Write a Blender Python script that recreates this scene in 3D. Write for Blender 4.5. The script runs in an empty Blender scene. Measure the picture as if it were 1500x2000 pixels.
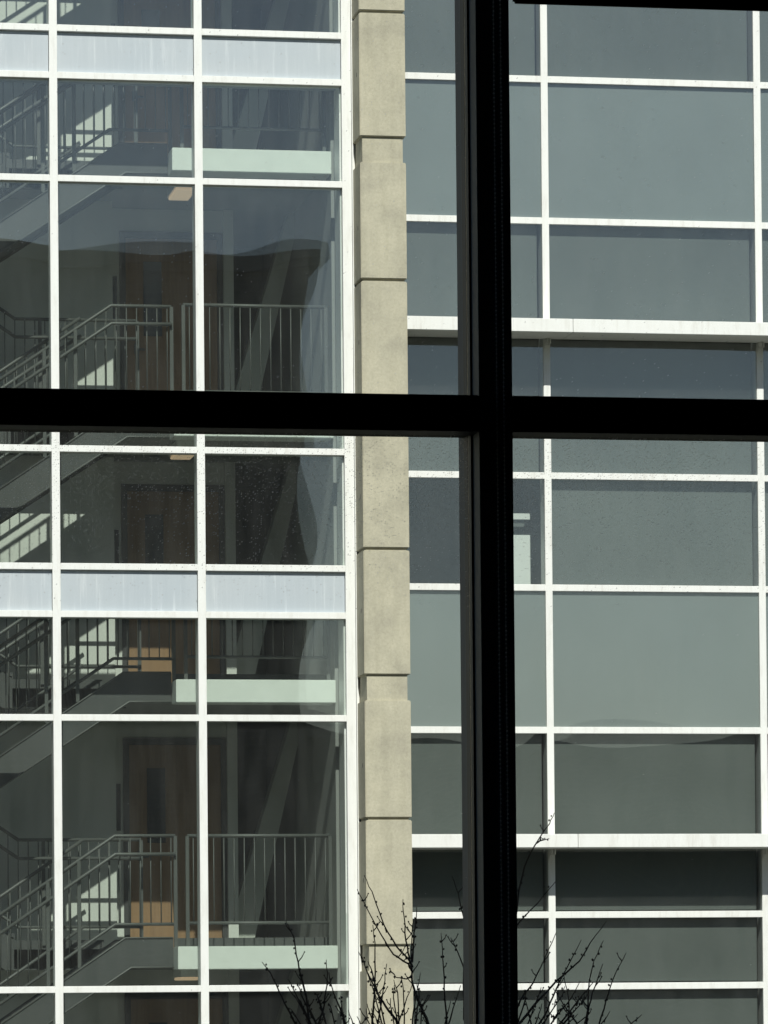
import bpy, bmesh, math, random
from mathutils import Vector, Matrix
random.seed(7)
SC = bpy.context.scene
COL = SC.collection
R_ = math.radians

# ------------------------------------------------------------------ camera
CAM_D = 46.0                      # metres from the camera to the stair tower's face
ZC = 4.7                          # eye height above the courtyard
F_, PX, PY = 9000.0, 750.0, 1752.45     # focal length and principal point in photo pixels
PSI, TH, RO = 0.17511, 0.027126, 0.008633
w_ = Vector((math.sin(PSI) * math.cos(TH), math.cos(PSI) * math.cos(TH), math.sin(TH)))
r_ = Vector((math.cos(PSI), -math.sin(PSI), 0))
d_ = w_.cross(r_)
r2 = math.cos(RO) * r_ + math.sin(RO) * d_
d2 = -math.sin(RO) * r_ + math.cos(RO) * d_
cam = bpy.data.cameras.new('camera')
cam.sensor_fit = 'VERTICAL'; cam.sensor_height = 24.0
cam.lens = 24.0 * F_ / 2000.0
cam.shift_y = (PY - 1000.0) / 2000.0
cam.clip_start = 0.1; cam.clip_end = 1000
co = bpy.data.objects.new('camera', cam); COL.objects.link(co)
co.matrix_world = Matrix(((r2.x, -d2.x, -w_.x, 0), (r2.y, -d2.y, -w_.y, -CAM_D),
                          (r2.z, -d2.z, -w_.z, ZC), (0, 0, 0, 1)))
SC.camera = co

def at(x, y, Y):
    """world X, Z of a photo pixel on the vertical plane at depth Y"""
    q = r2 * ((x - PX) / F_) + d2 * ((y - PY) / F_) + w_
    k = (CAM_D + Y) / q.y
    return q.x * k, q.z * k + ZC

def atp(x, y, Y):
    X, Z = at(x, y, Y)
    return Vector((X, Y, Z))

# ------------------------------------------------------------------ light
SUN_EL, SUN_AZ = R_(42.8), R_(7.0)        # sun over the viewer's left shoulder
wd = bpy.data.worlds.new('World'); SC.world = wd; wd.use_nodes = True
nt = wd.node_tree
sky = nt.nodes.new('ShaderNodeTexSky'); sky.sky_type = 'NISHITA'; sky.sun_disc = False
sky.sun_elevation = SUN_EL; sky.sun_rotation = math.pi + SUN_AZ
sky.air_density = 1.0; sky.dust_density = 0.6; sky.ozone_density = 1.6
nt.links.new(sky.outputs[0], nt.nodes['Background'].inputs[0])
nt.nodes['Background'].inputs[1].default_value = 0.058
sd = bpy.data.lights.new('sun', 'SUN'); sd.energy = 4.3; sd.angle = R_(0.5); sd.color = (1.0, 0.965, 0.9)
so = bpy.data.objects.new('sun', sd); COL.objects.link(so); so.location = (-5, -60, 60)
to_sun = Vector((-math.sin(SUN_AZ) * math.cos(SUN_EL), -math.cos(SUN_AZ) * math.cos(SUN_EL), math.sin(SUN_EL)))
so.rotation_euler = to_sun.to_track_quat('Z', 'Y').to_euler()
vs = SC.view_settings
vs.view_transform = 'Standard'; vs.look = 'None'; vs.exposure = 0.22; vs.gamma = 1.0
SC.cycles.use_denoising = True
SC.cycles.max_bounces = 10; SC.cycles.transparent_max_bounces = 24
SC.cycles.glossy_bounces = 4; SC.cycles.diffuse_bounces = 5
SC.cycles.caustics_reflective = False; SC.cycles.caustics_refractive = False

# ------------------------------------------------------------------ materials
def mat(name):
    m = bpy.data.materials.new(name); m.use_nodes = True
    return m, m.node_tree, m.node_tree.nodes['Principled BSDF']

def N(t, kind, **kw):
    n = t.nodes.new(kind)
    for k, v in kw.items():
        if hasattr(n, k): setattr(n, k, v)
        else: n.inputs[k].default_value = v
    return n

def ramp(t, fac, stops):
    r = t.nodes.new('ShaderNodeValToRGB'); e = r.color_ramp.elements
    while len(e) < len(stops): e.new(0.5)
    for s, (p, c) in zip(e, stops):
        s.position = p; s.color = (*c, 1) if len(c) == 3 else c
    t.links.new(fac, r.inputs[0]); return r.outputs[0]

def worldpos(t, scale=(1, 1, 1)):
    g = t.nodes.new('ShaderNodeNewGeometry'); mp = t.nodes.new('ShaderNodeMapping')
    mp.inputs['Scale'].default_value = scale
    t.links.new(g.outputs['Position'], mp.inputs[0]); return mp.outputs[0]

def simple(name, col, rough=0.5, var=0.08, scale=3.0, metallic=0.0, coat=0.0, bump=0.0, stretch=(1, 1, 1), spec=0.5):
    m, t, b = mat(name)
    p = worldpos(t, stretch)
    n = N(t, 'ShaderNodeTexNoise', Scale=scale, Detail=6.0); t.links.new(p, n.inputs['Vector'])
    lo = tuple(c * (1 - var) for c in col); hi = tuple(min(1, c * (1 + var)) for c in col)
    t.links.new(ramp(t, n.outputs[0], [(0.3, lo), (0.7, hi)]), b.inputs['Base Color'])
    b.inputs['Roughness'].default_value = rough; b.inputs['Metallic'].default_value = metallic
    b.inputs['Specular IOR Level'].default_value = spec; b.inputs['Coat Weight'].default_value = coat; b.inputs['Coat Roughness'].default_value = 0.05
    if bump:
        bn = N(t, 'ShaderNodeTexNoise', Scale=60.0, Detail=4.0); t.links.new(p, bn.inputs['Vector'])
        bp = N(t, 'ShaderNodeBump', Strength=bump, Distance=0.005)
        t.links.new(bn.outputs[0], bp.inputs['Height']); t.links.new(bp.outputs[0], b.inputs['Normal'])
    return m

def concrete_mat():
    m, t, b = mat('beige_concrete')
    p = worldpos(t)
    n1 = N(t, 'ShaderNodeTexNoise', Scale=2.2, Detail=8.0, Roughness=0.65); t.links.new(p, n1.inputs['Vector'])
    n2 = N(t, 'ShaderNodeTexNoise', Scale=38.0, Detail=5.0, Roughness=0.7); t.links.new(p, n2.inputs['Vector'])
    ps = worldpos(t, (9, 9, 0.9))
    n3 = N(t, 'ShaderNodeTexNoise', Scale=1.6, Detail=4.0); t.links.new(ps, n3.inputs['Vector'])
    base = ramp(t, n1.outputs[0], [(0.28, (0.345, 0.325, 0.255)), (0.5, (0.455, 0.43, 0.328)), (0.72, (0.54, 0.508, 0.385))])
    st = ramp(t, n3.outputs[0], [(0.35, (0.93, 0.93, 0.92)), (0.6, (1, 1, 1))])
    fi = ramp(t, n2.outputs[0], [(0.3, (0.87, 0.87, 0.87)), (0.62, (1.04, 1.04, 1.04))])
    a = N(t, 'ShaderNodeMix', data_type='RGBA', blend_type='MULTIPLY'); a.inputs[0].default_value = 1
    t.links.new(base, a.inputs[6]); t.links.new(st, a.inputs[7])
    c = N(t, 'ShaderNodeMix', data_type='RGBA', blend_type='MULTIPLY'); c.inputs[0].default_value = 1
    t.links.new(a.outputs[2], c.inputs[6]); t.links.new(fi, c.inputs[7])
    v = N(t, 'ShaderNodeTexVoronoi', Scale=16.0); t.links.new(p, v.inputs['Vector'])
    pit = ramp(t, v.outputs['Distance'], [(0.05, (0.62, 0.6, 0.56)), (0.09, (1, 1, 1))])
    e = N(t, 'ShaderNodeMix', data_type='RGBA', blend_type='MULTIPLY'); e.inputs[0].default_value = 0.35
    t.links.new(c.outputs[2], e.inputs[6]); t.links.new(pit, e.inputs[7])
    t.links.new(e.outputs[2], b.inputs['Base Color']); b.inputs['Roughness'].default_value = 0.9
    bp = N(t, 'ShaderNodeBump', Strength=0.12, Distance=0.01)
    t.links.new(n2.outputs[0], bp.inputs['Height']); t.links.new(bp.outputs[0], b.inputs['Normal'])
    return m

def white_mat():
    m, t, b = mat('white_aluminium')
    p = worldpos(t, (7, 7, 1.1)); p2 = worldpos(t)
    n = N(t, 'ShaderNodeTexNoise', Scale=2.4, Detail=7.0, Roughness=0.7); t.links.new(p, n.inputs['Vector'])
    n2 = N(t, 'ShaderNodeTexNoise', Scale=26.0, Detail=5.0, Roughness=0.75); t.links.new(p2, n2.inputs['Vector'])
    a = ramp(t, n.outputs[0], [(0.32, (0.70, 0.70, 0.665)), (0.48, (0.79, 0.80, 0.775)), (0.7, (0.82, 0.83, 0.81))])
    c = ramp(t, n2.outputs[0], [(0.30, (0.80, 0.79, 0.75)), (0.42, (1, 1, 1))])
    e = N(t, 'ShaderNodeMix', data_type='RGBA', blend_type='MULTIPLY'); e.inputs[0].default_value = 0.32
    t.links.new(a, e.inputs[6]); t.links.new(c, e.inputs[7]); t.links.new(e.outputs[2], b.inputs['Base Color'])
    b.inputs['Roughness'].default_value = 0.45
    return m

def spandrel_mat():
    m, t, b = mat('pale_blue_panel')
    p = worldpos(t, (14, 14, 0.7))
    n = N(t, 'ShaderNodeTexNoise', Scale=1.5, Detail=7.0, Roughness=0.7); t.links.new(p, n.inputs['Vector'])
    p2 = worldpos(t)
    n2 = N(t, 'ShaderNodeTexNoise', Scale=1.3, Detail=3.0); t.links.new(p2, n2.inputs['Vector'])
    a = ramp(t, n.outputs[0], [(0.36, (0.455, 0.50, 0.53)), (0.55, (0.475, 0.52, 0.55)), (0.66, (0.57, 0.61, 0.63))])
    c = ramp(t, n2.outputs[0], [(0.35, (0.94, 0.96, 0.98)), (0.65, (1, 1, 1))])
    e = N(t, 'ShaderNodeMix', data_type='RGBA', blend_type='MULTIPLY'); e.inputs[0].default_value = 1
    t.links.new(a, e.inputs[6]); t.links.new(c, e.inputs[7])
    t.links.new(e.outputs[2], b.inputs['Base Color'])
    b.inputs['Roughness'].default_value = 0.45
    return m

def glass_mat(name, tint, f0, dust, speck=False):
    m, t, b = mat(name); t.nodes.remove(b)
    out = t.nodes['Material Output']
    tr = N(t, 'ShaderNodeBsdfTransparent', Color=(*tint, 1))
    gl = N(t, 'ShaderNodeBsdfGlossy', Roughness=0.0, Color=(1, 1, 1, 1))
    lw = N(t, 'ShaderNodeLayerWeight', Blend=0.5)
    pw = N(t, 'ShaderNodeMath', operation='POWER'); pw.inputs[1].default_value = 5
    t.links.new(lw.outputs['Facing'], pw.inputs[0])
    ma = N(t, 'ShaderNodeMath', operation='MULTIPLY_ADD'); ma.inputs[1].default_value = 1 - f0; ma.inputs[2].default_value = f0
    t.links.new(pw.outputs[0], ma.inputs[0])
    mx = t.nodes.new('ShaderNodeMixShader')
    t.links.new(ma.outputs[0], mx.inputs[0]); t.links.new(tr.outputs[0], mx.inputs[1]); t.links.new(gl.outputs[0], mx.inputs[2])
    df = N(t, 'ShaderNodeBsdfDiffuse', Color=(0.9, 0.91, 0.9, 1))
    tl = N(t, 'ShaderNodeBsdfTranslucent', Color=(0.9, 0.91, 0.9, 1))
    dd = t.nodes.new('ShaderNodeMixShader'); dd.inputs[0].default_value = 0.92 if speck else 0.5
    t.links.new(df.outputs[0], dd.inputs[1]); t.links.new(tl.outputs[0], dd.inputs[2])
    m2 = t.nodes.new('ShaderNodeMixShader')
    # dust thickens towards streaks of its own
    p = worldpos(t, (6, 6, 1.2))
    n = N(t, 'ShaderNodeTexNoise', Scale=1.2, Detail=6.0, Roughness=0.65); t.links.new(p, n.inputs['Vector'])
    mr = N(t, 'ShaderNodeMapRange'); mr.inputs[1].default_value = 0.35; mr.inputs[2].default_value = 0.7
    mr.inputs[3].default_value = dust * 0.5; mr.inputs[4].default_value = dust * 1.7
    t.links.new(n.outputs[0], mr.inputs[0])
    fac = mr.outputs[0]
    if speck:
        # dried rain spots, thickest along the upper edge of the lower panes
        q0 = worldpos(t); qs = t.nodes.new('ShaderNodeSeparateXYZ'); t.links.new(q0, qs.inputs[0])
        qc = t.nodes.new('ShaderNodeCombineXYZ'); t.links.new(qs.outputs[0], qc.inputs[0]); t.links.new(qs.outputs[2], qc.inputs[1])
        v = N(t, 'ShaderNodeTexVoronoi', voronoi_dimensions='2D', Scale=250.0); t.links.new(qc.outputs[0], v.inputs['Vector'])
        sep = t.nodes.new('ShaderNodeSeparateColor'); t.links.new(v.outputs['Color'], sep.inputs[0])
        g = t.nodes.new('ShaderNodeNewGeometry'); sx = t.nodes.new('ShaderNodeSeparateXYZ')
        t.links.new(g.outputs['Position'], sx.inputs[0])
        zr = N(t, 'ShaderNodeMapRange'); zr.inputs[1].default_value = 5.52; zr.inputs[2].default_value = 5.92
        t.links.new(sx.outputs[2], zr.inputs[0])
        big = N(t, 'ShaderNodeTexNoise', Scale=5.0, Detail=2.0); t.links.new(g.outputs['Position'], big.inputs['Vector'])
        zz = ramp(t, zr.outputs[0], [(0.0, (0, 0, 0)), (0.35, (0.35, 0.35, 0.35)), (0.72, (1, 1, 1)), (0.86, (0.9, 0.9, 0.9)), (0.95, (0.45, 0.45, 0.45)), (0.98, (0.04, 0.04, 0.04))])
        bm = N(t, 'ShaderNodeMath', operation='MULTIPLY'); t.links.new(zz, bm.inputs[0])
        bb = ramp(t, big.outputs[0], [(0.35, (0.45, 0.45, 0.45)), (0.6, (1, 1, 1))]); t.links.new(bb, bm.inputs[1])
        ad = N(t, 'ShaderNodeMath', operation='MULTIPLY_ADD'); ad.inputs[1].default_value = 0.50; ad.inputs[2].default_value = 0.0006
        t.links.new(bm.outputs[0], ad.inputs[0])
        lt = N(t, 'ShaderNodeMath', operation='LESS_THAN'); t.links.new(sep.outputs[0], lt.inputs[0]); t.links.new(ad.outputs[0], lt.inputs[1])
        rad = N(t, 'ShaderNodeMath', operation='MULTIPLY_ADD'); rad.inputs[1].default_value = 0.20; rad.inputs[2].default_value = 0.07
        t.links.new(sep.outputs[1], rad.inputs[0])
        ds = N(t, 'ShaderNodeMath', operation='LESS_THAN'); t.links.new(v.outputs['Distance'], ds.inputs[0]); t.links.new(rad.outputs[0], ds.inputs[1])
        sp = N(t, 'ShaderNodeMath', operation='MULTIPLY'); t.links.new(lt.outputs[0], sp.inputs[0]); t.links.new(ds.outputs[0], sp.inputs[1])
        sc = N(t, 'ShaderNodeMath', operation='MULTIPLY_ADD'); sc.inputs[1].default_value = 0.42
        t.links.new(sp.outputs[0], sc.inputs[0]); t.links.new(fac, sc.inputs[2]); fac = sc.outputs[0]
    t.links.new(fac, m2.inputs[0]); t.links.new(mx.outputs[0], m2.inputs[1]); t.links.new(dd.outputs[0], m2.inputs[2])
    t.links.new(m2.outputs[0], out.inputs[0])
    return m

def wood_mat():
    m, t, b = mat('door_wood')
    p = worldpos(t, (20, 20, 1.0))
    n = N(t, 'ShaderNodeTexNoise', Scale=2.0, Detail=6.0); t.links.new(p, n.inputs['Vector'])
    t.links.new(ramp(t, n.outputs[0], [(0.3, (0.265, 0.155, 0.08)), (0.7, (0.345, 0.205, 0.105))]), b.inputs['Base Color'])
    b.inputs['Roughness'].default_value = 0.55
    return m

def brick_mat():
    m, t, b = mat('shaded_brick')
    p = worldpos(t)
    br = N(t, 'ShaderNodeTexBrick', Scale=2.2)
    br.inputs['Color1'].default_value = (0.135, 0.135, 0.13, 1); br.inputs['Color2'].default_value = (0.165, 0.16, 0.15, 1)
    br.inputs['Mortar'].default_value = (0.22, 0.22, 0.21, 1)
    mp = t.nodes.new('ShaderNodeMapping'); mp.inputs['Rotation'].default_value = (math.pi / 2, 0, 0)
    t.links.new(p, mp.inputs[0]); t.links.new(mp.outputs[0], br.inputs['Vector'])
    t.links.new(br.outputs[0], b.inputs['Base Color']); b.inputs['Roughness'].default_value = 0.9
    return m

def lamp_mat(name, col, s):
    m, t, b = mat(name)
    b.inputs['Base Color'].default_value = (*[min(.8, c) for c in col], 1)
    b.inputs['Emission Color'].default_value = (*col, 1); b.inputs['Emission Strength'].default_value = s
    return m

M = {
    'white': white_mat(),
    'concrete': concrete_mat(),
    'spandrel': spandrel_mat(),
    'grey_panel': simple('grey_spandrel', (0.238, 0.266, 0.262), 0.5, 0.05, 1.2),
    'blind': simple('grey_blind_fabric', (0.137, 0.151, 0.142), 0.9, 0.09, 0.9),
    'slab': simple('painted_slab', (0.76, 0.79, 0.75), 0.8, 0.03, 6.0, bump=0.1),
    'white_wall': simple('white_wall_paint', (0.70, 0.71, 0.665), 0.85, 0.05, 1.5),
    'plaster': simple('grey_plaster', (0.29, 0.295, 0.285), 0.85, 0.05, 1.5),
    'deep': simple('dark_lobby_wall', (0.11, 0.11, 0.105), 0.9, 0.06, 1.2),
    'wood': wood_mat(),
    'door_frame': simple('dark_door_frame', (0.055, 0.055, 0.055), 0.5, 0.1, 4),
    'vision': simple('dark_door_glass', (0.03, 0.035, 0.045), 0.15, 0.05, 4),
    'steel': simple('grey_painted_steel', (0.105, 0.11, 0.105), 0.45, 0.06, 5),
    'stringer': simple('grey_stringer', (0.075, 0.079, 0.078), 0.6, 0.05, 3),
    'brace': simple('brace_steel', (0.50, 0.52, 0.47), 0.6, 0.05, 2),
    'glass': glass_mat('tower_glass', (0.925, 0.955, 0.935), 0.092, 0.013),
    'glass2': glass_mat('wing_glass', (0.905, 0.93, 0.92), 0.092, 0.013),
    'near_glass': glass_mat('near_glass', (0.97, 0.985, 0.975), 0.02, 0.006, True),
    'frame': simple('black_anodised', (0.105, 0.135, 0.165), 0.55, 0.08, 8, spec=0.12),
    'bar': simple('frame_shaded_bar', (0.012, 0.013, 0.015), 0.5, 0.08, 8),  # darker copy of the frame colour, with the crossbars' shade put in
    'gasket': simple('black_rubber', (0.008, 0.008, 0.009), 0.6, 0.05, 8),
    'chain': simple('bead_chain_metal', (0.85, 0.85, 0.84), 0.4, 0.02, 8),
    'shade': simple('black_shade_cloth', (0.01, 0.01, 0.011), 0.95, 0.1, 30),
    'brick': brick_mat(),
    'room': simple('dark_room_paint', (0.12, 0.12, 0.125), 0.9, 0.05, 2),
    'grass': simple('winter_grass', (0.06, 0.062, 0.03), 0.95, 0.35, 2.5),
    'paving': simple('grey_paving', (0.15, 0.145, 0.135), 0.9, 0.1, 2.5),
    'bark': simple('dark_bark', (0.05, 0.04, 0.034), 0.9, 0.3, 30),
    'board': simple('white_board', (0.78, 0.80, 0.76), 0.6, 0.02, 4),
    'roof': simple('grey_roof', (0.2, 0.2, 0.2), 0.9, 0.1, 3),
    'lamp': lamp_mat('warm_lamp', (0.47, 0.34, 0.22), 0.75),
    'pendant': lamp_mat('pendant_lamp', (0.5, 0.5, 0.45), 0.25),
    'cord': simple('cord', (0.3, 0.3, 0.3), 0.6, 0.05, 5),
}

# ------------------------------------------------------------------ builders
class MB:
    def __init__(s): s.bm = bmesh.new()
    def box(s, x0, x1, y0, y1, z0, z1, bevel=0.0):
        b = bmesh.new()
        v = [b.verts.new((x, y, z)) for x in (x0, x1) for y in (y0, y1) for z in (z0, z1)]
        for f in ((0, 1, 3, 2), (4, 6, 7, 5), (0, 4, 5, 1), (2, 3, 7, 6), (0, 2, 6, 4), (1, 5, 7, 3)):
            b.faces.new([v[i] for i in f])
        if bevel: bmesh.ops.bevel(b, geom=b.edges[:], offset=bevel, segments=2, affect='EDGES')
        s.add(b); return s
    def add(s, b):
        bmesh.ops.recalc_face_normals(b, faces=b.faces[:])
        me = bpy.data.meshes.new('t'); b.to_mesh(me); b.free(); s.bm.from_mesh(me); bpy.data.meshes.remove(me)
    def prism(s, pts, y0, y1):
        """pts: XZ outline, extruded along Y"""
        b = bmesh.new()
        a = [b.verts.new((x, y0, z)) for x, z in pts]; c = [b.verts.new((x, y1, z)) for x, z in pts]
        b.faces.new(a); b.faces.new(c[::-1])
        for i in range(len(pts)):
            j = (i + 1) % len(pts); b.faces.new((a[i], c[i], c[j], a[j]))
        s.add(b); return s
    def tube(s, pts, r0, r1=None, n=6):
        r1 = r0 if r1 is None else r1
        pts = [Vector(p) for p in pts]; b = bmesh.new(); rings = []
        for i, p in enumerate(pts):
            t = (pts[min(i + 1, len(pts) - 1)] - pts[max(i - 1, 0)]).normalized()
            u = t.orthogonal().normalized() if abs(t.y) > .95 else t.cross(Vector((0, 1, 0))).normalized()
            v = t.cross(u).normalized(); r = r0 + (r1 - r0) * i / max(1, len(pts) - 1)
            rings.append([b.verts.new(p + (u * math.cos(2 * math.pi * k / n) + v * math.sin(2 * math.pi * k / n)) * r) for k in range(n)])
        for a, c in zip(rings, rings[1:]):
            for k in range(n): b.faces.new((a[k], a[(k + 1) % n], c[(k + 1) % n], c[k]))
        b.faces.new(rings[0][::-1]); b.faces.new(rings[-1])
        for f in b.faces: f.smooth = n > 5
        s.add(b); return s
    def ball(s, c, r, sub=1, sc=(1, 1, 1)):
        b = bmesh.new(); bmesh.ops.create_icosphere(b, subdivisions=sub, radius=r)
        for v in b.verts: v.co = Vector((v.co.x * sc[0], v.co.y * sc[1], v.co.z * sc[2])) + Vector(c)
        for f in b.faces: f.smooth = True
        s.add(b); return s
    def build(s, name, m, parent=None):
        me = bpy.data.meshes.new(name)
        s.bm.to_mesh(me); s.bm.free()
        me.materials.append(m)
        o = bpy.data.objects.new(name, me); COL.objects.link(o)
        if parent is not None: put(o, parent)
        return o

def world_loc(o):
    v = Vector((0, 0, 0))
    while o is not None: v += o.location; o = o.parent
    return v
def put(o, parent):
    o.parent = parent
    o.data.transform(Matrix.Translation(-world_loc(parent)))
def tag(o, label=None, cat=None, group=None, kind=None):
    if label: o['label'] = label
    if cat: o['category'] = cat
    if group: o['group'] = group
    if kind: o['kind'] = kind
    return o
def empty(name, loc, label, cat, group=None):
    o = bpy.data.objects.new(name, None); COL.objects.link(o); o.location = loc; o.empty_display_size = 0.2
    return tag(o, label, cat, group)

def pane(x0, x1, z0, z1, Y, seed, amp, m, parent, name='glass_pane', gap=0.028, edge=0.0):
    """double glazing: two sheets, each bowed and rippled by a millimetre or so"""
    rnd = random.Random(seed); b = bmesh.new(); nx, nz = 16, 22
    W, H = x1 - x0, z1 - z0
    for s in range(2):
        A = amp * rnd.uniform(0.5, 1.3) * rnd.choice((1, 1, -1)) * 0.0014
        wv = [(rnd.uniform(0.8, 2.6), rnd.uniform(0.6, 2.4), rnd.uniform(0, 6.3), amp * rnd.uniform(0.3, 1.0) * 0.00075) for _ in range(3)]
        g = []
        for i in range(nx + 1):
            row = []
            for j in range(nz + 1):
                u = i / nx; v = j / nz
                d = A * (1 - (2 * u - 1) ** 2) * (1 - (2 * v - 1) ** 2)
                for a, c, ph, k in wv: d += k * math.sin(a * u * W * 1.6 + c * v * H * 1.3 + ph)
                if edge: d += edge * 0.004 * max(0, u - 0.5) ** 2 * math.cos(3.2 * v * H + s + ph)
                row.append(b.verts.new((x0 + u * W, Y + s * gap + d, z0 + v * H)))
            g.append(row)
        for i in range(nx):
            for j in range(nz):
                f = b.faces.new((g[i][j], g[i + 1][j], g[i + 1][j + 1], g[i][j + 1])); f.smooth = True
    me = bpy.data.meshes.new(name); b.to_mesh(me); b.free(); me.materials.append(m)
    o = bpy.data.objects.new(name, me); COL.objects.link(o); put(o, parent)
    return o

ST = 2.7185            # storey height
P2 = 2 * ST
FL = [5.488 + ST * k for k in range(-2, 5)]     # landing levels, ground floor first
TOP = 20.6

# ------------------------------------------------------------------ ground
gr = MB(); gr.box(-400, 400, -400, 400, -0.3, -0.02); tag(gr.build('ground', M['grass']), kind='structure')
pv = MB(); pv.box(-30, 40, -7.0, 60, -0.02, 0.0); tag(pv.build('pavement', M['paving']), kind='structure')

# ------------------------------------------------------------------ stair tower
tower = empty('stair_tower', (6, 0, 0), 'white framed glass stair tower with pale blue bands left of the concrete pillar', 'building')
XL, XR = 1.85, 7.82                                 # tower from the first mullion to the corner
MX = [1.89, 3.36, 4.83, 6.301]
for x in MX:
    b = MB(); b.box(x - .040, x + .040, 0, .075, 0, TOP, .004); b.box(x - .030, x + .030, .078, .30, 0, TOP); b.build('mullion', M['white'], tower)
b = MB(); b.box(7.772, 7.868, 0, .075, 0, TOP, .004); b.box(7.758, 7.884, .078, .40, 0, TOP); b.box(7.872, 7.885, -.02, .077, 0, TOP); b.box(7.886, 7.9075, .03, .5, 0, TOP); b.build('mullion', M['white'], tower)
zt = []
for n in (-1, 0, 1, 2):
    for z in (9.304, 8.825, 7.783, 5.054): zt.append(z + P2 * n)
zt = sorted(z for z in zt if 0.2 < z < TOP - .1) + [TOP - .05]
edges = [x for x in MX] + [7.812]
for c in range(len(MX)):
    x0, x1 = edges[c] + .041, edges[c + 1] - .041
    for z in zt:
        b = MB(); b.box(x0, x1, .002, .072, z - .034, z + .034, .004); b.box(x0, x1, .075, .20, z - .026, z + .026); b.build('transom', M['white'], tower)
    rows = [0.02] + zt
    for i in range(len(rows) - 1):
        z0, z1 = rows[i] + .034, rows[i + 1] - .034
        if abs(z1 - z0 - .411) < .03:
            b = MB(); b.box(x0 + .004, x1 - .004, .045, .09, z0 + .004, z1 - .004); b.build('spandrel_panel', M['spandrel'], tower)
            b = MB(); b.box(x0 - .008, x1 + .008, .205, .36, z0 - .05, z1 + .075); b.build('sun_block_pan', M['plaster'], tower)  # box added behind the panel to stop sun patches on the stair wall
        else:
            pane(x0, x1, z0, z1, .05, c * 100 + i, 1.0, M['glass'], tower, edge=0.2 if c == 3 else 0)
# floors, walls and doors behind the glass
for k, f in enumerate(FL):
    b = MB(); b.box(XL, 7.735, 2.15, 6.8, f - .2, f); b.box(5.60, 6.088, .84, 2.15, f - .2, f); b.box(6.088, 7.735, .96, 2.15, f - .2, f); b.box(4.55, 5.60, 1.80, 2.15, f - .2, f)
    b.build('floor_slab', M['plaster'], tower)
    b = MB(); b.box(6.09, 7.735, .45, .80, f - .235, f, .006); b.box(6.13, 7.735, .80, .955, f - .19, f - .01); b.build('slab_edge', M['slab'], tower)
b = MB(); b.box(XL, 7.9, .5, 6.8, TOP - .3, TOP - .05); b.build('roof', M['roof'], tower)
for k in range(len(FL)):
    f = FL[k]; h = (FL[k + 1] if k + 1 < len(FL) else TOP - .1) - .205
    b = MB(); b.box(XL, 5.704, 2.45, 2.90, f + .002, h); b.build('wall', M['white_wall'], tower)
    b = MB(); b.box(5.704, 5.83, 2.88, 3.05, f + .002, h); b.box(5.83, 6.945, 2.88, 3.05, f + 2.275, h); b.box(6.945, 7.053, 2.80, 3.05, f + .002, h); b.build('wall', M['white_wall'], tower)
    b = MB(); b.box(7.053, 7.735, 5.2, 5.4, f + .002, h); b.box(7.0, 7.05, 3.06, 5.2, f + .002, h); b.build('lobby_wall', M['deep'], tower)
    if k >= 1:
        d = MB(); d.box(5.897, 6.885, 2.90, 2.945, f + .006, f + 2.2); dr = d.build('door', M['wood'], tower)
        v = MB(); v.box(6.088, 6.285, 2.892, 2.90, f + 1.15, f + 1.95); v.build('vision_panel', M['vision'], dr)
        v = MB(); v.tube([(6.00, 2.86, f + 1.0), (6.10, 2.86, f + 1.0)], .012); v.box(5.985, 6.015, 2.85, 2.90, f + .96, f + 1.06); v.build('handle', M['steel'], dr)
        v = MB(); v.box(5.832, 5.893, 2.86, 2.96, f + .004, f + 2.27); v.box(6.889, 6.943, 2.86, 2.96, f + .004, f + 2.27); v.box(5.893, 6.889, 2.86, 2.96, f + 2.205, f + 2.27)
        v.build('door_frame', M['door_frame'], tower)
        v = MB(); v.box(5.725, 5.80, 2.855, 2.88, f + 1.28, f + 1.78); v.build('dark_wall_box', M['vision'], tower)
        # diagonal brace
        bp = [at(x, y, 2.95) for x, y in ((442, 1835), (497, 1835), (668, 1455), (668, 1368), (663, 1368))]
        bp = [(min(x, 7.733), max(z - 5.488, .01) + f) for x, z in bp]
        v = MB(); v.prism(bp, 2.95, 3.20); v.build('diagonal_brace', M['brace'], tower)
b = MB(); b.box(7.736, 7.9, .5, 6.8, 0, TOP - .3); b.build('side_wall', M['plaster'], tower)
b = MB(); b.box(XL - .25, XL, .45, 6.8, 0, TOP); b.build('side_wall', M['plaster'], tower)
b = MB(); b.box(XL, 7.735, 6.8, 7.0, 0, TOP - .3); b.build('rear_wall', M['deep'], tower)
b = MB(); b.box(-14, XL - .26, -.05, 6.8, 0, TOP + .6); b.build('end_wall', M['concrete'], tower)

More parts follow.
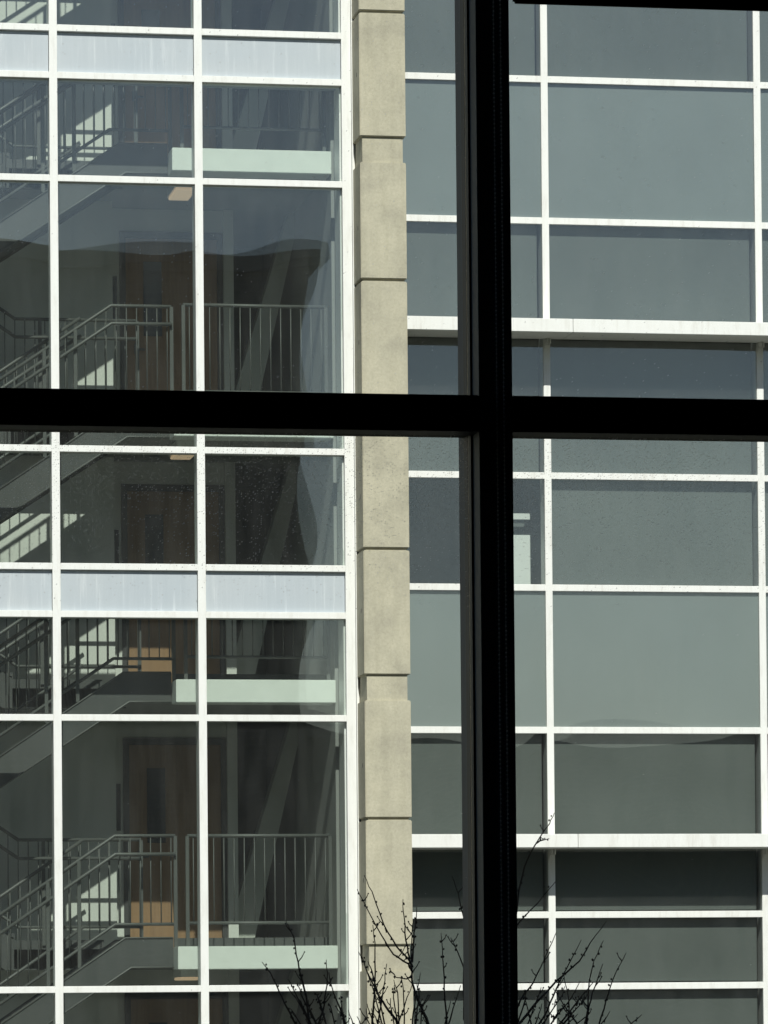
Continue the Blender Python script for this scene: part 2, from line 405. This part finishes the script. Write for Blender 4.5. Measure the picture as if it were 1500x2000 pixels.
# ------------------------------------------------------------------ staircases
STAIR_LABELS = {
    -1: 'grey steel staircase on the lowest landing, below the bottom white transom',
    0: 'grey steel staircase at the bottom of the glass tower, two storeys below the black bar',
    1: 'grey steel staircase just below the lower pale blue panels, one storey under the black bar',
    2: 'grey steel staircase whose landing is hidden by the black window bar',
    3: 'grey steel staircase just below the upper pale blue panels at the top left',
    4: 'grey steel staircase of the top storey, above the upper pale blue panels',
}
SL = 0.68
def stair(k):
    f = 5.488 + ST * k
    X0, Xl = 5.59, 3.59           # front flight from the landing nosing down to the mid landing
    g = empty('staircase', (X0, 1.3, f), STAIR_LABELS[k], 'staircase', 'staircases stacked in the glass tower')
    st = f + .095; sb = f - .215
    # stringer of front flight and landing
    for (y0, y1) in ((.78, .81), (1.65, 1.68)):
        b = MB(); xe = 6.086 if y0 < 1 else 5.72
        b.prism([(xe, sb), (xe, st), (X0, st), (Xl, st - SL * (X0 - Xl)), (Xl, sb - SL * (X0 - Xl)), (X0 + .06, sb)], y0, y1)
        if y0 < 1: b.box(6.141, 7.73, .957, .975, f + .002, st)
        b.build('stringer', M['stringer'], g)
    b = MB(); b.tube([(6.08, .775, sb + .008), (X0 + .06, .775, sb + .008), (Xl, .775, sb + .008 - SL * (X0 - Xl))], .011, n=6); b.tube([(6.08, .775, st), (X0, .775, st), (Xl, .775, st - SL * (X0 - Xl))], .009, n=6); b.build('flange', M['steel'], g)
    b = MB()
    n = 8
    for i in range(n):                               # treads and risers
        xa = X0 - i * .25; za = f - (i + 1) * .17
        b.box(xa - .27, xa, .815, 1.645, za - .04, za)
        b.box(xa - .012, xa, .816, 1.644, za + .001, za + .128)
    b.build('front_flight', M['stringer'], g)
    # soffit pan under the flight
    b = MB(); b.prism([(X0 + .06, sb + .05), (X0 + .06, sb + .09), (Xl, sb + .09 - SL * (X0 - Xl) - .04), (Xl, sb + .05 - SL * (X0 - Xl) - .04)], .82, 1.64); b.build('soffit', M['stringer'], g)
    # rear flight up to the left, from the landing
    X1 = 4.56
    b = MB()
    b.prism([(5.49, sb), (5.49, st), (X1, st), (X1 - 1.95, st + SL * 1.95), (X1 - 1.95, sb + SL * 1.95), (X1 - .1, sb)], 1.80, 1.83)
    b.build('stringer', M['stringer'], g)
    b = MB()
    for i in range(8):
        xa = X1 - i * .25; za = f + (i + 1) * .17
        b.box(xa - .27, xa, 1.835, 2.44, za - .04, za); b.box(xa - .012, xa, 1.836, 2.438, za - .169, za - .041)
    b.build('rear_flight', M['stringer'], g)
    b = MB(); zm = f - 1.36; b.box(2.4, Xl - .005, .78, 2.44, zm - .2, zm); b.build('mid_landing', M['plaster'], g)
    # ---- guards: name part 'railing' with balusters as sub-parts
    def railing(path_top, y, bottom_off, hand_off=None, posts=(), bal=True, r=.0185, skip=0.105):
        """path_top: list of (x, z) for the top rail"""
        t = MB(); t.tube([(x, y, z) for x, z in path_top], r, n=8)
        o = t.build('railing', M['steel'], g)
        if hand_off:
            h = MB(); h.tube([(x, y - .05, z - hand_off) for x, z in path_top], .019, n=8); h.build('handrail', M['steel'], o)
        h = MB(); h.tube([(x, y, z - bottom_off) for x, z in path_top], .017, n=8); h.build('bottom_rail', M['steel'], o)
        def ztop(x):
            for (xa, za), (xb, zb) in zip(path_top, path_top[1:]):
                lo, hi = min(xa, xb), max(xa, xb)
                if lo - 1e-6 <= x <= hi + 1e-6: return za + (zb - za) * (x - xa) / (xb - xa)
        for px, drop in posts:
            z = ztop(px); h = MB(); h.box(px - .018, px + .018, y - .018, y + .018, z - drop, z - .004); h.build('post', M['steel'], o)
        x0 = min(p[0] for p in path_top); x1 = max(p[0] for p in path_top); x = x0 + skip * .6; i = 0
        proto = None
        while bal and x < x1 - .03:
            if all(abs(x - p[0]) > .03 for p in posts):
                z = ztop(x)
                if proto is None:
                    h = MB(); h.tube([(x, y, z - bottom_off), (x, y, z)], .0062, n=6); proto = h.build('baluster', M['steel'], o); px0, pz0 = x, z
                else:
                    c = proto.copy(); COL.objects.link(c); c.parent = o; c.location = (x - px0, 0, z - pz0)
            x += skip
    T = f + 1.14
    railing([(Xl, T - SL * (5.49 - Xl)), (5.49, T), (6.112, T)], .79, .905, .19, [(6.112, 1.138), (5.12, 1.10), (4.83 - .03, 1.1), (3.65, 1.1)])
    railing([(6.207, f + 1.13), (7.682, f + 1.13)], .58, .89, None, [(6.207, 1.13), (7.682, 1.13)])
    railing([(Xl - .1, T - SL * (5.27 - Xl + .1)), (5.27, T)], 1.665, .905, .19, [(3.66, 1.1)])
    railing([(2.75, T + SL * (4.598 - 2.75)), (4.598, T), (5.882, T)], 1.79, .91, .197, [(5.882, 1.1), (4.86, 1.1)])
    return g
for k in (0, 1, 2, 3, 4): stair(k)

# ------------------------------------------------------------------ lamps inside the tower
LAMP = {1: 'warm lit ceiling lamp just under the black window bar', 3: 'warm lit ceiling lamp glowing in the upper storey of the tower',
        0: 'warm lit ceiling lamp above the lowest doorway, near the bottom edge', 2: ''}
for k, lab in ((3, 'warm lit ceiling lamp above the topmost dark doorway'), (2, 'warm lit ceiling lamp just under the black window bar'),
               (0, 'warm lit ceiling lamp close to the bottom edge of the picture')):
    z = 5.488 + ST * k - .205
    g = empty('ceiling_lamp', (6.2, 1.7, z), lab, 'ceiling lamp', 'ceiling lamps in the stair tower')
    b = MB(); b.box(6.185, 6.42, .98, 1.62, z - .10, z - .001); b.build('housing', M['white'], g)
    b = MB(); b.box(6.195, 6.41, .995, 1.605, z - .13, z - .102, .008); b.build('diffuser', M['lamp'], g)
for k, lab in ((3, 'small white pendant lamp on a cord in the upper storey'), (1, 'small white pendant lamp on a cord below the lower landing edge')):
    z = 5.488 + ST * k - .2
    X = at(562, 400, 3.6)[0]
    g = empty('pendant_lamp', (X, 3.6, z), lab, 'pendant lamp', 'pendant lamps in the stair tower')
    b = MB(); b.tube([(X, 3.6, z), (X, 3.6, z - .16)], .004); b.build('cord', M['cord'], g)
    b = MB(); b.tube([(X, 3.6, z - .16), (X, 3.6, z - .31)], .03, .032, n=12); b.build('lamp_shade', M['pendant'], g)

# ------------------------------------------------------------------ concrete pillar
pil = empty('concrete_pillar', (8.1, .5, 0), 'tall beige concrete pillar of stacked blocks between the two glass facades', 'pillar')
PXa, PXb, PF = 7.880, 8.350, -.45
zc = [8.198 + ST * n for n in range(-3, 5)]          # underside of a tall block; a recess below it
b = MB(); b.box(PXa + .028, PXb - .028, PF + .03, 1.9, 0, TOP + .3); b.build('core', M['concrete'], pil)
for n in range(-3, 5):
    z0 = 8.198 + ST * n; zg = z0 + 1.264; z2 = z0 - .262 + ST
    if z0 + ST < 0.3: continue
    z0 = max(z0, 0.02)
    b = MB()
    if zg > z0 + .1: b.box(PXa, PXb, PF, 1.88, z0, zg - .013, .008)
    b.build('block', M['concrete'], pil) if zg > z0 + .1 else b.bm.free()
    for zh in ((z0 + zg) / 2 + .02, (zg + z2) / 2 - .05):
        h = MB(); h.box(PXa - .0015, PXa + .004, -.30, -.275, zh - .022, zh + .022, .001); h.build('lifting_socket', M['deep'], pil)
    b = MB(); b.box(PXa, PXb, PF, 1.88, max(zg + .013, .02), min(z2, TOP), .008); b.build('block', M['concrete'], pil)

# ------------------------------------------------------------------ office wing
YR = 1.7
wing = empty('office_wing', (11, YR, 0), 'glass office facade with white grid and grey panes right of the pillar', 'building')
MXR = [7.944, 10.246, 12.577, 14.94]
for x in MXR[1:]:
    b = MB(); b.box(x - .037, x + .037, YR, YR + .06, 0, TOP, .004); b.box(x - .030, x + .030, YR + .062, YR + .26, 0, TOP); b.build('mullion', M['white'], wing)
PW = 5.42
base = [(9.291, 't'), (7.779, 't'), (6.60, 'l'), (5.821, 't'), (5.062, 't')]
zr = sorted([(z + PW * n, kd) for n in range(-2, 3) for z, kd in base if .3 < z + PW * n < TOP - .3])
colx = [8.352] + MXR[1:]
ROWP = {}
def rowname(z):
    return None
for c in range(3):
    x0, x1 = colx[c] + (.037 if c else .0), colx[c + 1] - .037
    for z, kd in zr:
        hh = .036 if kd == 't' else .03
        b = MB(); b.box(x0, x1, YR + .002, YR + .056, z - hh, z + hh, .004); b.box(x0, x1, YR + .06, YR + .10, z - hh + .008, z + hh - .008); b.build('transom', M['white'], wing)
    zs = [(0.02, 't')] + zr + [(TOP - .03, 't')]
    for i in range(len(zs) - 1):
        z0, z1 = zs[i][0] + .036, zs[i + 1][0] - .036
        ph = (zs[i][0] - 7.779) / PW
        isp = abs(ph - round(ph)) < .01
        pane(x0, x1, z0, z1, YR + .014, 5000 + c * 100 + i, 1.0, M['glass2'], wing, edge=1.6, gap=.016)
        if isp:
            b = MB(); b.box(x0, x1, YR + .046, YR + .09, z0, z1); b.build('grey_panel', M['grey_panel'], wing)
# sun shelf ledges
for n in (-1, 0, 1, 2):
    z0 = 6.514 + PW * n; z1 = z0 + .142
    if z0 < .5: continue
    for xa, xb in ((8.353, 10.415), (10.421, 13.2), (13.206, 14.98)):
        b = MB(); b.box(xa, xb, YR - .53, YR - .012, z0, z1, .004); b.build('sun_shelf', M['white'], wing)
    for x in MXR[1:]:
        b = MB(); b.prism([(x - .03, z0 - .10), (x - .012, z0 - .001), (x - .03, z0 - .001)], YR - .03, YR - .002); b.box(x - .02, x - .008, YR - .12, YR - .002, z0 - .06, z0 - .001)
        b.box(x + .008, x + .02, YR - .12, YR - .002, z0 - .06, z0 - .001); b.build('bracket', M['white'], wing)
for n in (-1, 0, 1, 2):
    z = 7.779 + PW * n + .7
    if 0 < z < TOP: b = MB(); b.box(8.35, 15, YR + .35, YR + 6, z - .2, z + .2); b.build('floor_slab', M['plaster'], wing)
b = MB(); b.box(8.35, 15, YR + 6, YR + 6.2, 0, TOP); b.build('rear_wall', M['deep'], wing)
b = MB(); b.box(15.0, 34, YR - .1, YR + 6.2, 0, TOP + .6); b.build('end_wall', M['concrete'], wing)
b = MB(); b.box(8.15, 8.34, YR + .25, YR + 6, 0, TOP); b.build('side_wall', M['deep'], wing)
b = MB(); b.box(8.35, 15, YR + .1, YR + 6.2, TOP, TOP + .2); b.build('roof', M['roof'], wing)

# roller blinds behind the vision panes
COLS = ['beside the concrete pillar', 'in the wide middle bay', 'at the right edge']
ROWS = {  # z bottom, z top : words
    'a': (14.711, 16.6, 'in the topmost row of panes'),
    'b': (12.02, 13.199, 'directly above the upper white ledge'),
    'c': (11.241, 12.02, 'in shade under the upper white ledge'),
    'd': (10.482, 11.241, 'just below the black window bar'),
    'e': (9.291, 10.482, 'just above the lower blank panels'),
    'f': (6.60, 7.779, 'in the row directly above the lower white ledge'),
    'g': (5.821, 6.60, 'in shade under the lower white ledge'),
    'h': (5.062, 5.821, 'two rows below the lower ledge'),
    'i': (3.871, 5.062, 'in the bottom row of panes'),
}
for key, (z0, z1, words) in ROWS.items():
    for c in range(3):
        if key == 'e' and c == 0: continue
        x0, x1 = colx[c] + .01, colx[c + 1] - .075
        if c: x0 += .024
        b = MB(); off = .118
        b.box(x0, x1, YR + off, YR + off + .006, z0 + .05, z1 - .01)
        o = b.build('roller_blind', M['blind'])
        tag(o, 'grey blind %s, %s' % (COLS[c], words), 'roller blind', 'roller blinds of the office facade')

# white boards standing in the unshaded room right of the pillar
Yb = YR + .34
xr, zt_ = at(1035, 1003, Yb); xl = at(948, 1003, Yb)[0]
z1, z2, z3 = at(1035, 1015, Yb)[1], at(1035, 1045, Yb)[1], 9.0
g = empty('white_cabinet', ((xl + xr) / 2, Yb, 9.0), 'white cabinet with an open gap, sunlit behind the pane beside the black mullion', 'cabinet')
b = MB(); b.box(xl, xr, Yb, Yb + .03, z1, zt_, .003); b.build('top_panel', M['board'], g)
b = MB(); b.box(xl, xr, Yb, Yb + .03, 8.88, z2, .003); b.build('door_panel', M['board'], g)
b = MB(); b.box(xl, xr, Yb + .30, Yb + .33, 8.88, zt_); b.build('back_panel', M['blind'], g)

# ------------------------------------------------------------------ the building the photo is taken from
YW = -37.0
own = empty('brick_building', (-8, YW, 0), 'grey brick building in shade whose window frames the view', 'building')
WX0, WX1, WZ0, WZ1 = .30, 3.40, 3.40, 7.6
for nm, (x0, x1, z0, z1) in {'a': (-34, WX0, 0, 18.5), 'b': (WX1, 13.3, 0, 18.5), 'c': (WX0, WX1, 0, WZ0), 'd': (WX0, WX1, WZ1, 18.5)}.items():
    b = MB(); b.box(x0, x1, YW - .25, YW + .25, z0, z1); b.build('wall', M['brick'], own)
b = MB(); b.box(-34, 13.3, -56, -55.7, 0, 18.5); b.build('wall', M['brick'], own)
for x in (-34, 13.0):
    b = MB(); b.box(x, x + .3, -55.7, YW - .25, 0, 18.5); b.build('wall', M['brick'], own)
b = MB(); b.box(-34.2, 13.5, -56.2, YW + .4, 18.5, 18.8); b.build('roof', M['roof'], own)
low = empty('low_building', (28, -50, 0), 'low brick wing beyond the courtyard', 'building')
b = MB(); b.box(13.6, 60, -60, -46, 0, 10.4); b.build('wall', M['brick'], low)
b = MB(); b.box(13.55, 60.2, -60.2, -45.8, 10.4, 10.7); b.build('roof', M['roof'], low)
# the dark room
rm = MB(); rm.box(-6, 9, -52, YW - .25, 2.9, 3.1); tag(rm.build('room_floor', M['room']), kind='structure')
rm = MB(); rm.box(-6, 9, -52, YW - .25, 8.0, 8.2); tag(rm.build('room_ceiling', M['room']), kind='structure')
rm = MB(); rm.box(-6.2, -6, -52, YW - .25, 3.1, 8.0); rm.box(9, 9.2, -52, YW - .25, 3.1, 8.0); rm.box(-6, 9, -52.2, -52, 3.1, 8.0)
rm.box(-6, WX0, YW - .27, YW - .252, 3.1, 8); rm.box(WX1, 9, YW - .27, YW - .252, 3.1, 8)
tag(rm.build('room_wall', M['room']), kind='structure')

# window frame
win = empty('window_frame', (1.83, YW, WZ0), 'black metal window frame with crossing bars in the foreground', 'window frame')
mx0, mx1 = 1.794, 1.862
def member_v(x0, x1):
    b = MB(); b.box(x0, x1, YW, YW + .07, WZ0 + .05, WZ1 - .05, .0015); b.build('mullion', M['frame'], win)
    b = MB(); b.box(x0 - .004, x0 + .012, YW + .071, YW + .098, WZ0 + .05, WZ1 - .05); b.box(x1 - .012, x1 + .004, YW + .071, YW + .098, WZ0 + .05, WZ1 - .05)
    b.box(x0 - .002, x0 + .012, YW + .115, YW + .150, WZ0 + .05, WZ1 - .05); b.box(x1 - .012, x1 + .002, YW + .115, YW + .15, WZ0 + .05, WZ1 - .05); b.build('gasket', M['gasket'], win)
    b = MB(); b.box(x0 + .001, x1 - .001, YW + .151, YW + .225, WZ0 + .05, WZ1 - .05, .0015); b.build('outer_cap', M['frame'], win)
for x in (mx0, mx0 - 1.36, mx0 + 1.50): member_v(x, x + .068)
zb0, zb1 = 5.878, 5.951
XE = [mx0 - 1.36 + .068, mx0, mx1, mx0 + 1.50]
for a, c in ((XE[0], XE[1]), (XE[2], XE[3])):
    for z0, z1 in ((zb0, zb1), (WZ0 + .05, WZ0 + .12), (WZ1 - .12, WZ1 - .05)):
        b = MB(); b.box(a, c, YW + .001, YW + .069, z0, z1, .0015); b.build('transom', M['bar'], win)  # underside shade comes from the darkened frame colour
        b = MB(); b.box(a, c, YW + .071, YW + .149, z0 + .006, z1 + .004); b.build('gasket', M['gasket'], win)
        b = MB(); b.box(a, c, YW + .151, YW + .20, z0 + .014, z1 - .006); b.build('outer_cap', M['frame'], win)
    for z0, z1 in ((WZ0 + .12, zb0 + .008), (zb1, WZ1 - .12)):
        b = MB(); b.box(a + .002, c - .002, YW + .104, YW + .110, z0, z1); b.build('glass_pane', M['near_glass'], win)
b = MB(); b.box(WX0, WX1, YW - .02, YW + .24, WZ0, WZ0 + .049); b.box(WX0, WX1, YW - .02, YW + .24, WZ1 - .049, WZ1); b.box(WX0, .40, YW - .0, YW + .2, WZ0 + .05, WZ1 - .05); b.build('sill', M['frame'], win)

# roller shade with its bead chains
sh = empty('window_screen', (2.5, YW - .1, WZ1), 'black roller shade drawn partly down over the upper right pane', 'window screen')
zb = at(1250, 14, YW - .10)[1]
b = MB(); b.box(1.868, 3.29, YW - .102, YW - .098, zb + .02, WZ1 - .1); b.build('fabric', M['shade'], sh)
b = MB(); b.box(1.850, 3.292, YW - .108, YW - .092, zb, zb + .032, .004); b.build('hem_bar', M['shade'], sh)
b = MB(); b.tube([(1.86, YW - .10, WZ1 - .07), (3.30, YW - .10, WZ1 - .07)], .035, n=16); b.build('roller', M['shade'], sh)
for xp, ph in ((972.5, 0), (986, .5)):
    b = MB(); x = at(xp, 1000, YW - .03)[0]; p = .0087; z = 3.75 + ph * p
    pts = []
    while z < WZ1 - .1:
        b.ball((x + random.uniform(-.0004, .0004), YW - .03, z), .0024, 1); z += p
    b.tube([(x, YW - .03, 3.75), (x, YW - .03, WZ1 - .1)], .0006, n=4)
    b.build('bead_chain', M['chain'], sh)

# ------------------------------------------------------------------ bare tree in the courtyard
YT = -30.0
tree = empty('bare_tree', (0, 0, 0), 'bare leafless tree with thin dark budding twigs below the window', 'tree')
hubL, hubM, hubR, trunkp = (800, 2130), (690, 2110), (975, 2090), (860, 2290)
tw = [
 ([(711,1709),(726,1741),(750,1807),(774,1849),(798,1873),(806,1890)], .8), ([(697,1736),(715,1771),(744,1825),(768,1864),(798,1883),(806,1900)], .8),
 ([(787,1756),(789,1792),(793,1837),(800,1872)], .6), ([(814,1771),(811,1804),(808,1830),(805,1880)], .7),
 ([(807,1795),(804,1840),(803,1890),(805,1915),(810,1939),(822,1966),(836,2000),hubL], 1.8),
 ([(729,1807),(732,1840),(733,1900),(730,1960),(727,2000),(745,2070),hubL], 1.4),
 ([(700,1859),(711,1879),(721,1909),(738,1942),(753,1965),(774,1993),hubL], 1.3), ([(718,1877),(727,1897),(736,1935)], .6),
 ([(755,1882),(751,1915),(745,1960),(736,2010),hubL], .8), ([(760,1895),(774,1909),(795,1912),(803,1908)], .5),
 ([(558,1799),(573,1828),(579,1864),(588,1906),(597,1945),(604,2000),hubM], 1.2), ([(512,1879),(528,1900),(546,1939),(561,1969),(576,2000),hubM], 1.0),
 ([(637,1874),(640,1900),(637,1936),(631,1972),(622,2000),hubM], .9), ([(642,1900),(651,1939),(664,1969),(675,2000),hubM], 1.2),
 ([(862,1823),(865,1870),(868,1930),(873,2000),hubL], .9), ([(880,1831),(894,1858),(905,1890),(906,1990),hubR], .8),
 ([(900,1925),(888,1960),(879,1990),(850,2080),hubL], 1.0), ([(882,1711),(895,1744),(905,1790),(915,1880),hubR], .8),
 ([(804,1924),(792,1960),(777,2000),hubL], .8), ([(680,1972),(690,2000),hubM], .6), ([(698,1985),(708,2010),hubL], .6), ([(880,1955),(872,1990),(850,2060)], .6),
 ([(822,1900),(812,1945),(806,1990),hubL], .7),
 ([(1083,1587),(1073,1608),(1043,1652),(1023,1695),(1014,1740),(1000,1850),hubR], 1.0), ([(1072,1638),(1058,1641),(1047,1647)], .5),
 ([(1088,1719),(1049,1764),(1012,1803),(985,1850),(970,1960),hubR], 1.1),
 ([(1184,1799),(1153,1842),(1132,1877),(1088,1916),(1049,1955),(1017,1996),hubR], 1.5),
 ([(1136,1836),(1114,1877),(1093,1916),(1075,1959),(1054,2000),hubR], 1.0), ([(1179,1836),(1160,1877),(1151,1916),(1149,1950),(1145,2000),(1100,2080),hubR], 1.0),
 ([(1223,1860),(1197,1912),(1184,1955),(1171,2000),(1110,2090),hubR], 1.0), ([(1177,1883),(1162,1925),(1149,1968),(1142,2000)], .8),
 ([(1086,1821),(1062,1877),(1041,1920),(1017,1951),(1000,1990),hubR], 1.1), ([(1253,1981),(1233,2000),(1150,2080),hubR], .8),
 ([(1101,1903),(1110,1951),(1112,2000),(1080,2070),hubR], .9), ([(1134,1917),(1115,1950),(1092,1980),(1060,2020)], .6),
 ([(1058,1960),(1050,1990),(1030,2040)], .6), ([(1021,1938),(1032,1975),(1040,2010)], .6), ([(1080,1930),(1100,1960),(1128,2000)], .6),
 ([(1150,1990),(1140,2020),(1100,2070)], .6), ([(1192,1975),(1170,2005),(1130,2070)], .6),
]
rx = random.Random(21)
for hub, xa, xb in ((hubL, 690, 850), (hubM, 560, 680), (hubR, 1015, 1180)):
    for _ in range(12):                                      # the short shoots low in the crown
        x = rx.uniform(xa, xb); y = rx.uniform(1905, 1985); m = (x + (hub[0] - x) * .35, y + (hub[1] - y) * .35 + 20)
        tw.append(([(x, y), (x * .8 + m[0] * .2 + rx.uniform(-5, 5), y * .75 + m[1] * .25), m, hub], rx.uniform(.5, .9)))
cr = MB(); rt = random.Random(3); px = 16.0 / 9000
for pts, wd_ in tw:
    yt = YT + rt.uniform(-.35, .35)
    P = [atp(x, y, yt) for x, y in pts]
    if pts[-1] in (hubL, hubM, hubR):                       # every limb runs back to the same fork
        P[-1] = atp(pts[-1][0], pts[-1][1], YT)
    Q = []
    for a, c in zip(P, P[1:]):
        for s in range(3):
            q = a.lerp(c, s / 3); q.x += rt.uniform(-.0018, .0018); q.z += rt.uniform(-.0015, .0015); Q.append(q)
    Q.append(P[-1])
    cr.tube(Q, px * .7, px * (1.1 + wd_ * 1.6), n=5)
    for i in range(1, len(Q) - 1):                          # buds and short spurs
        if Q[i].z < ZC - .15: break
        if rt.random() < .55:
            for _ in range(rt.choice((1, 1, 2))):
                o = Vector((rt.choice((-1, 1)) * rt.uniform(.003, .006), rt.uniform(-.004, .004), rt.uniform(-.002, .005)))
                cr.ball(Q[i] + o, rt.uniform(.0025, .0042), 1, (1, 1, 1.3))
        if rt.random() < .20:
            s = rt.choice((-1, 1)); l = rt.uniform(.012, .04)
            e = Q[i] + Vector((s * l * .7, rt.uniform(-.01, .01), l)); cr.tube([Q[i], Q[i].lerp(e, .5) + Vector((s * .003, 0, 0)), e], .0022, .0012, n=4); cr.ball(e, .0032, 1)
cro = cr.build('crown', M['bark'], tree)
tk = MB(); tp = atp(*trunkp, YT)
tk.tube([(tp.x, YT, -.1), (tp.x + .04, YT, .7), (tp.x - .02, YT + .03, 1.9), tp, tp + Vector((0, 0, .08))], .13, .05, n=10)
for h in (hubL, hubM, hubR):
    q = atp(h[0], h[1], YT); tk.tube([tp - Vector((0, 0, .05)), tp.lerp(q, .5) + Vector((0, .02, -.02)), q], .035, .012, n=8)
tk.build('trunk', M['bark'], tree)
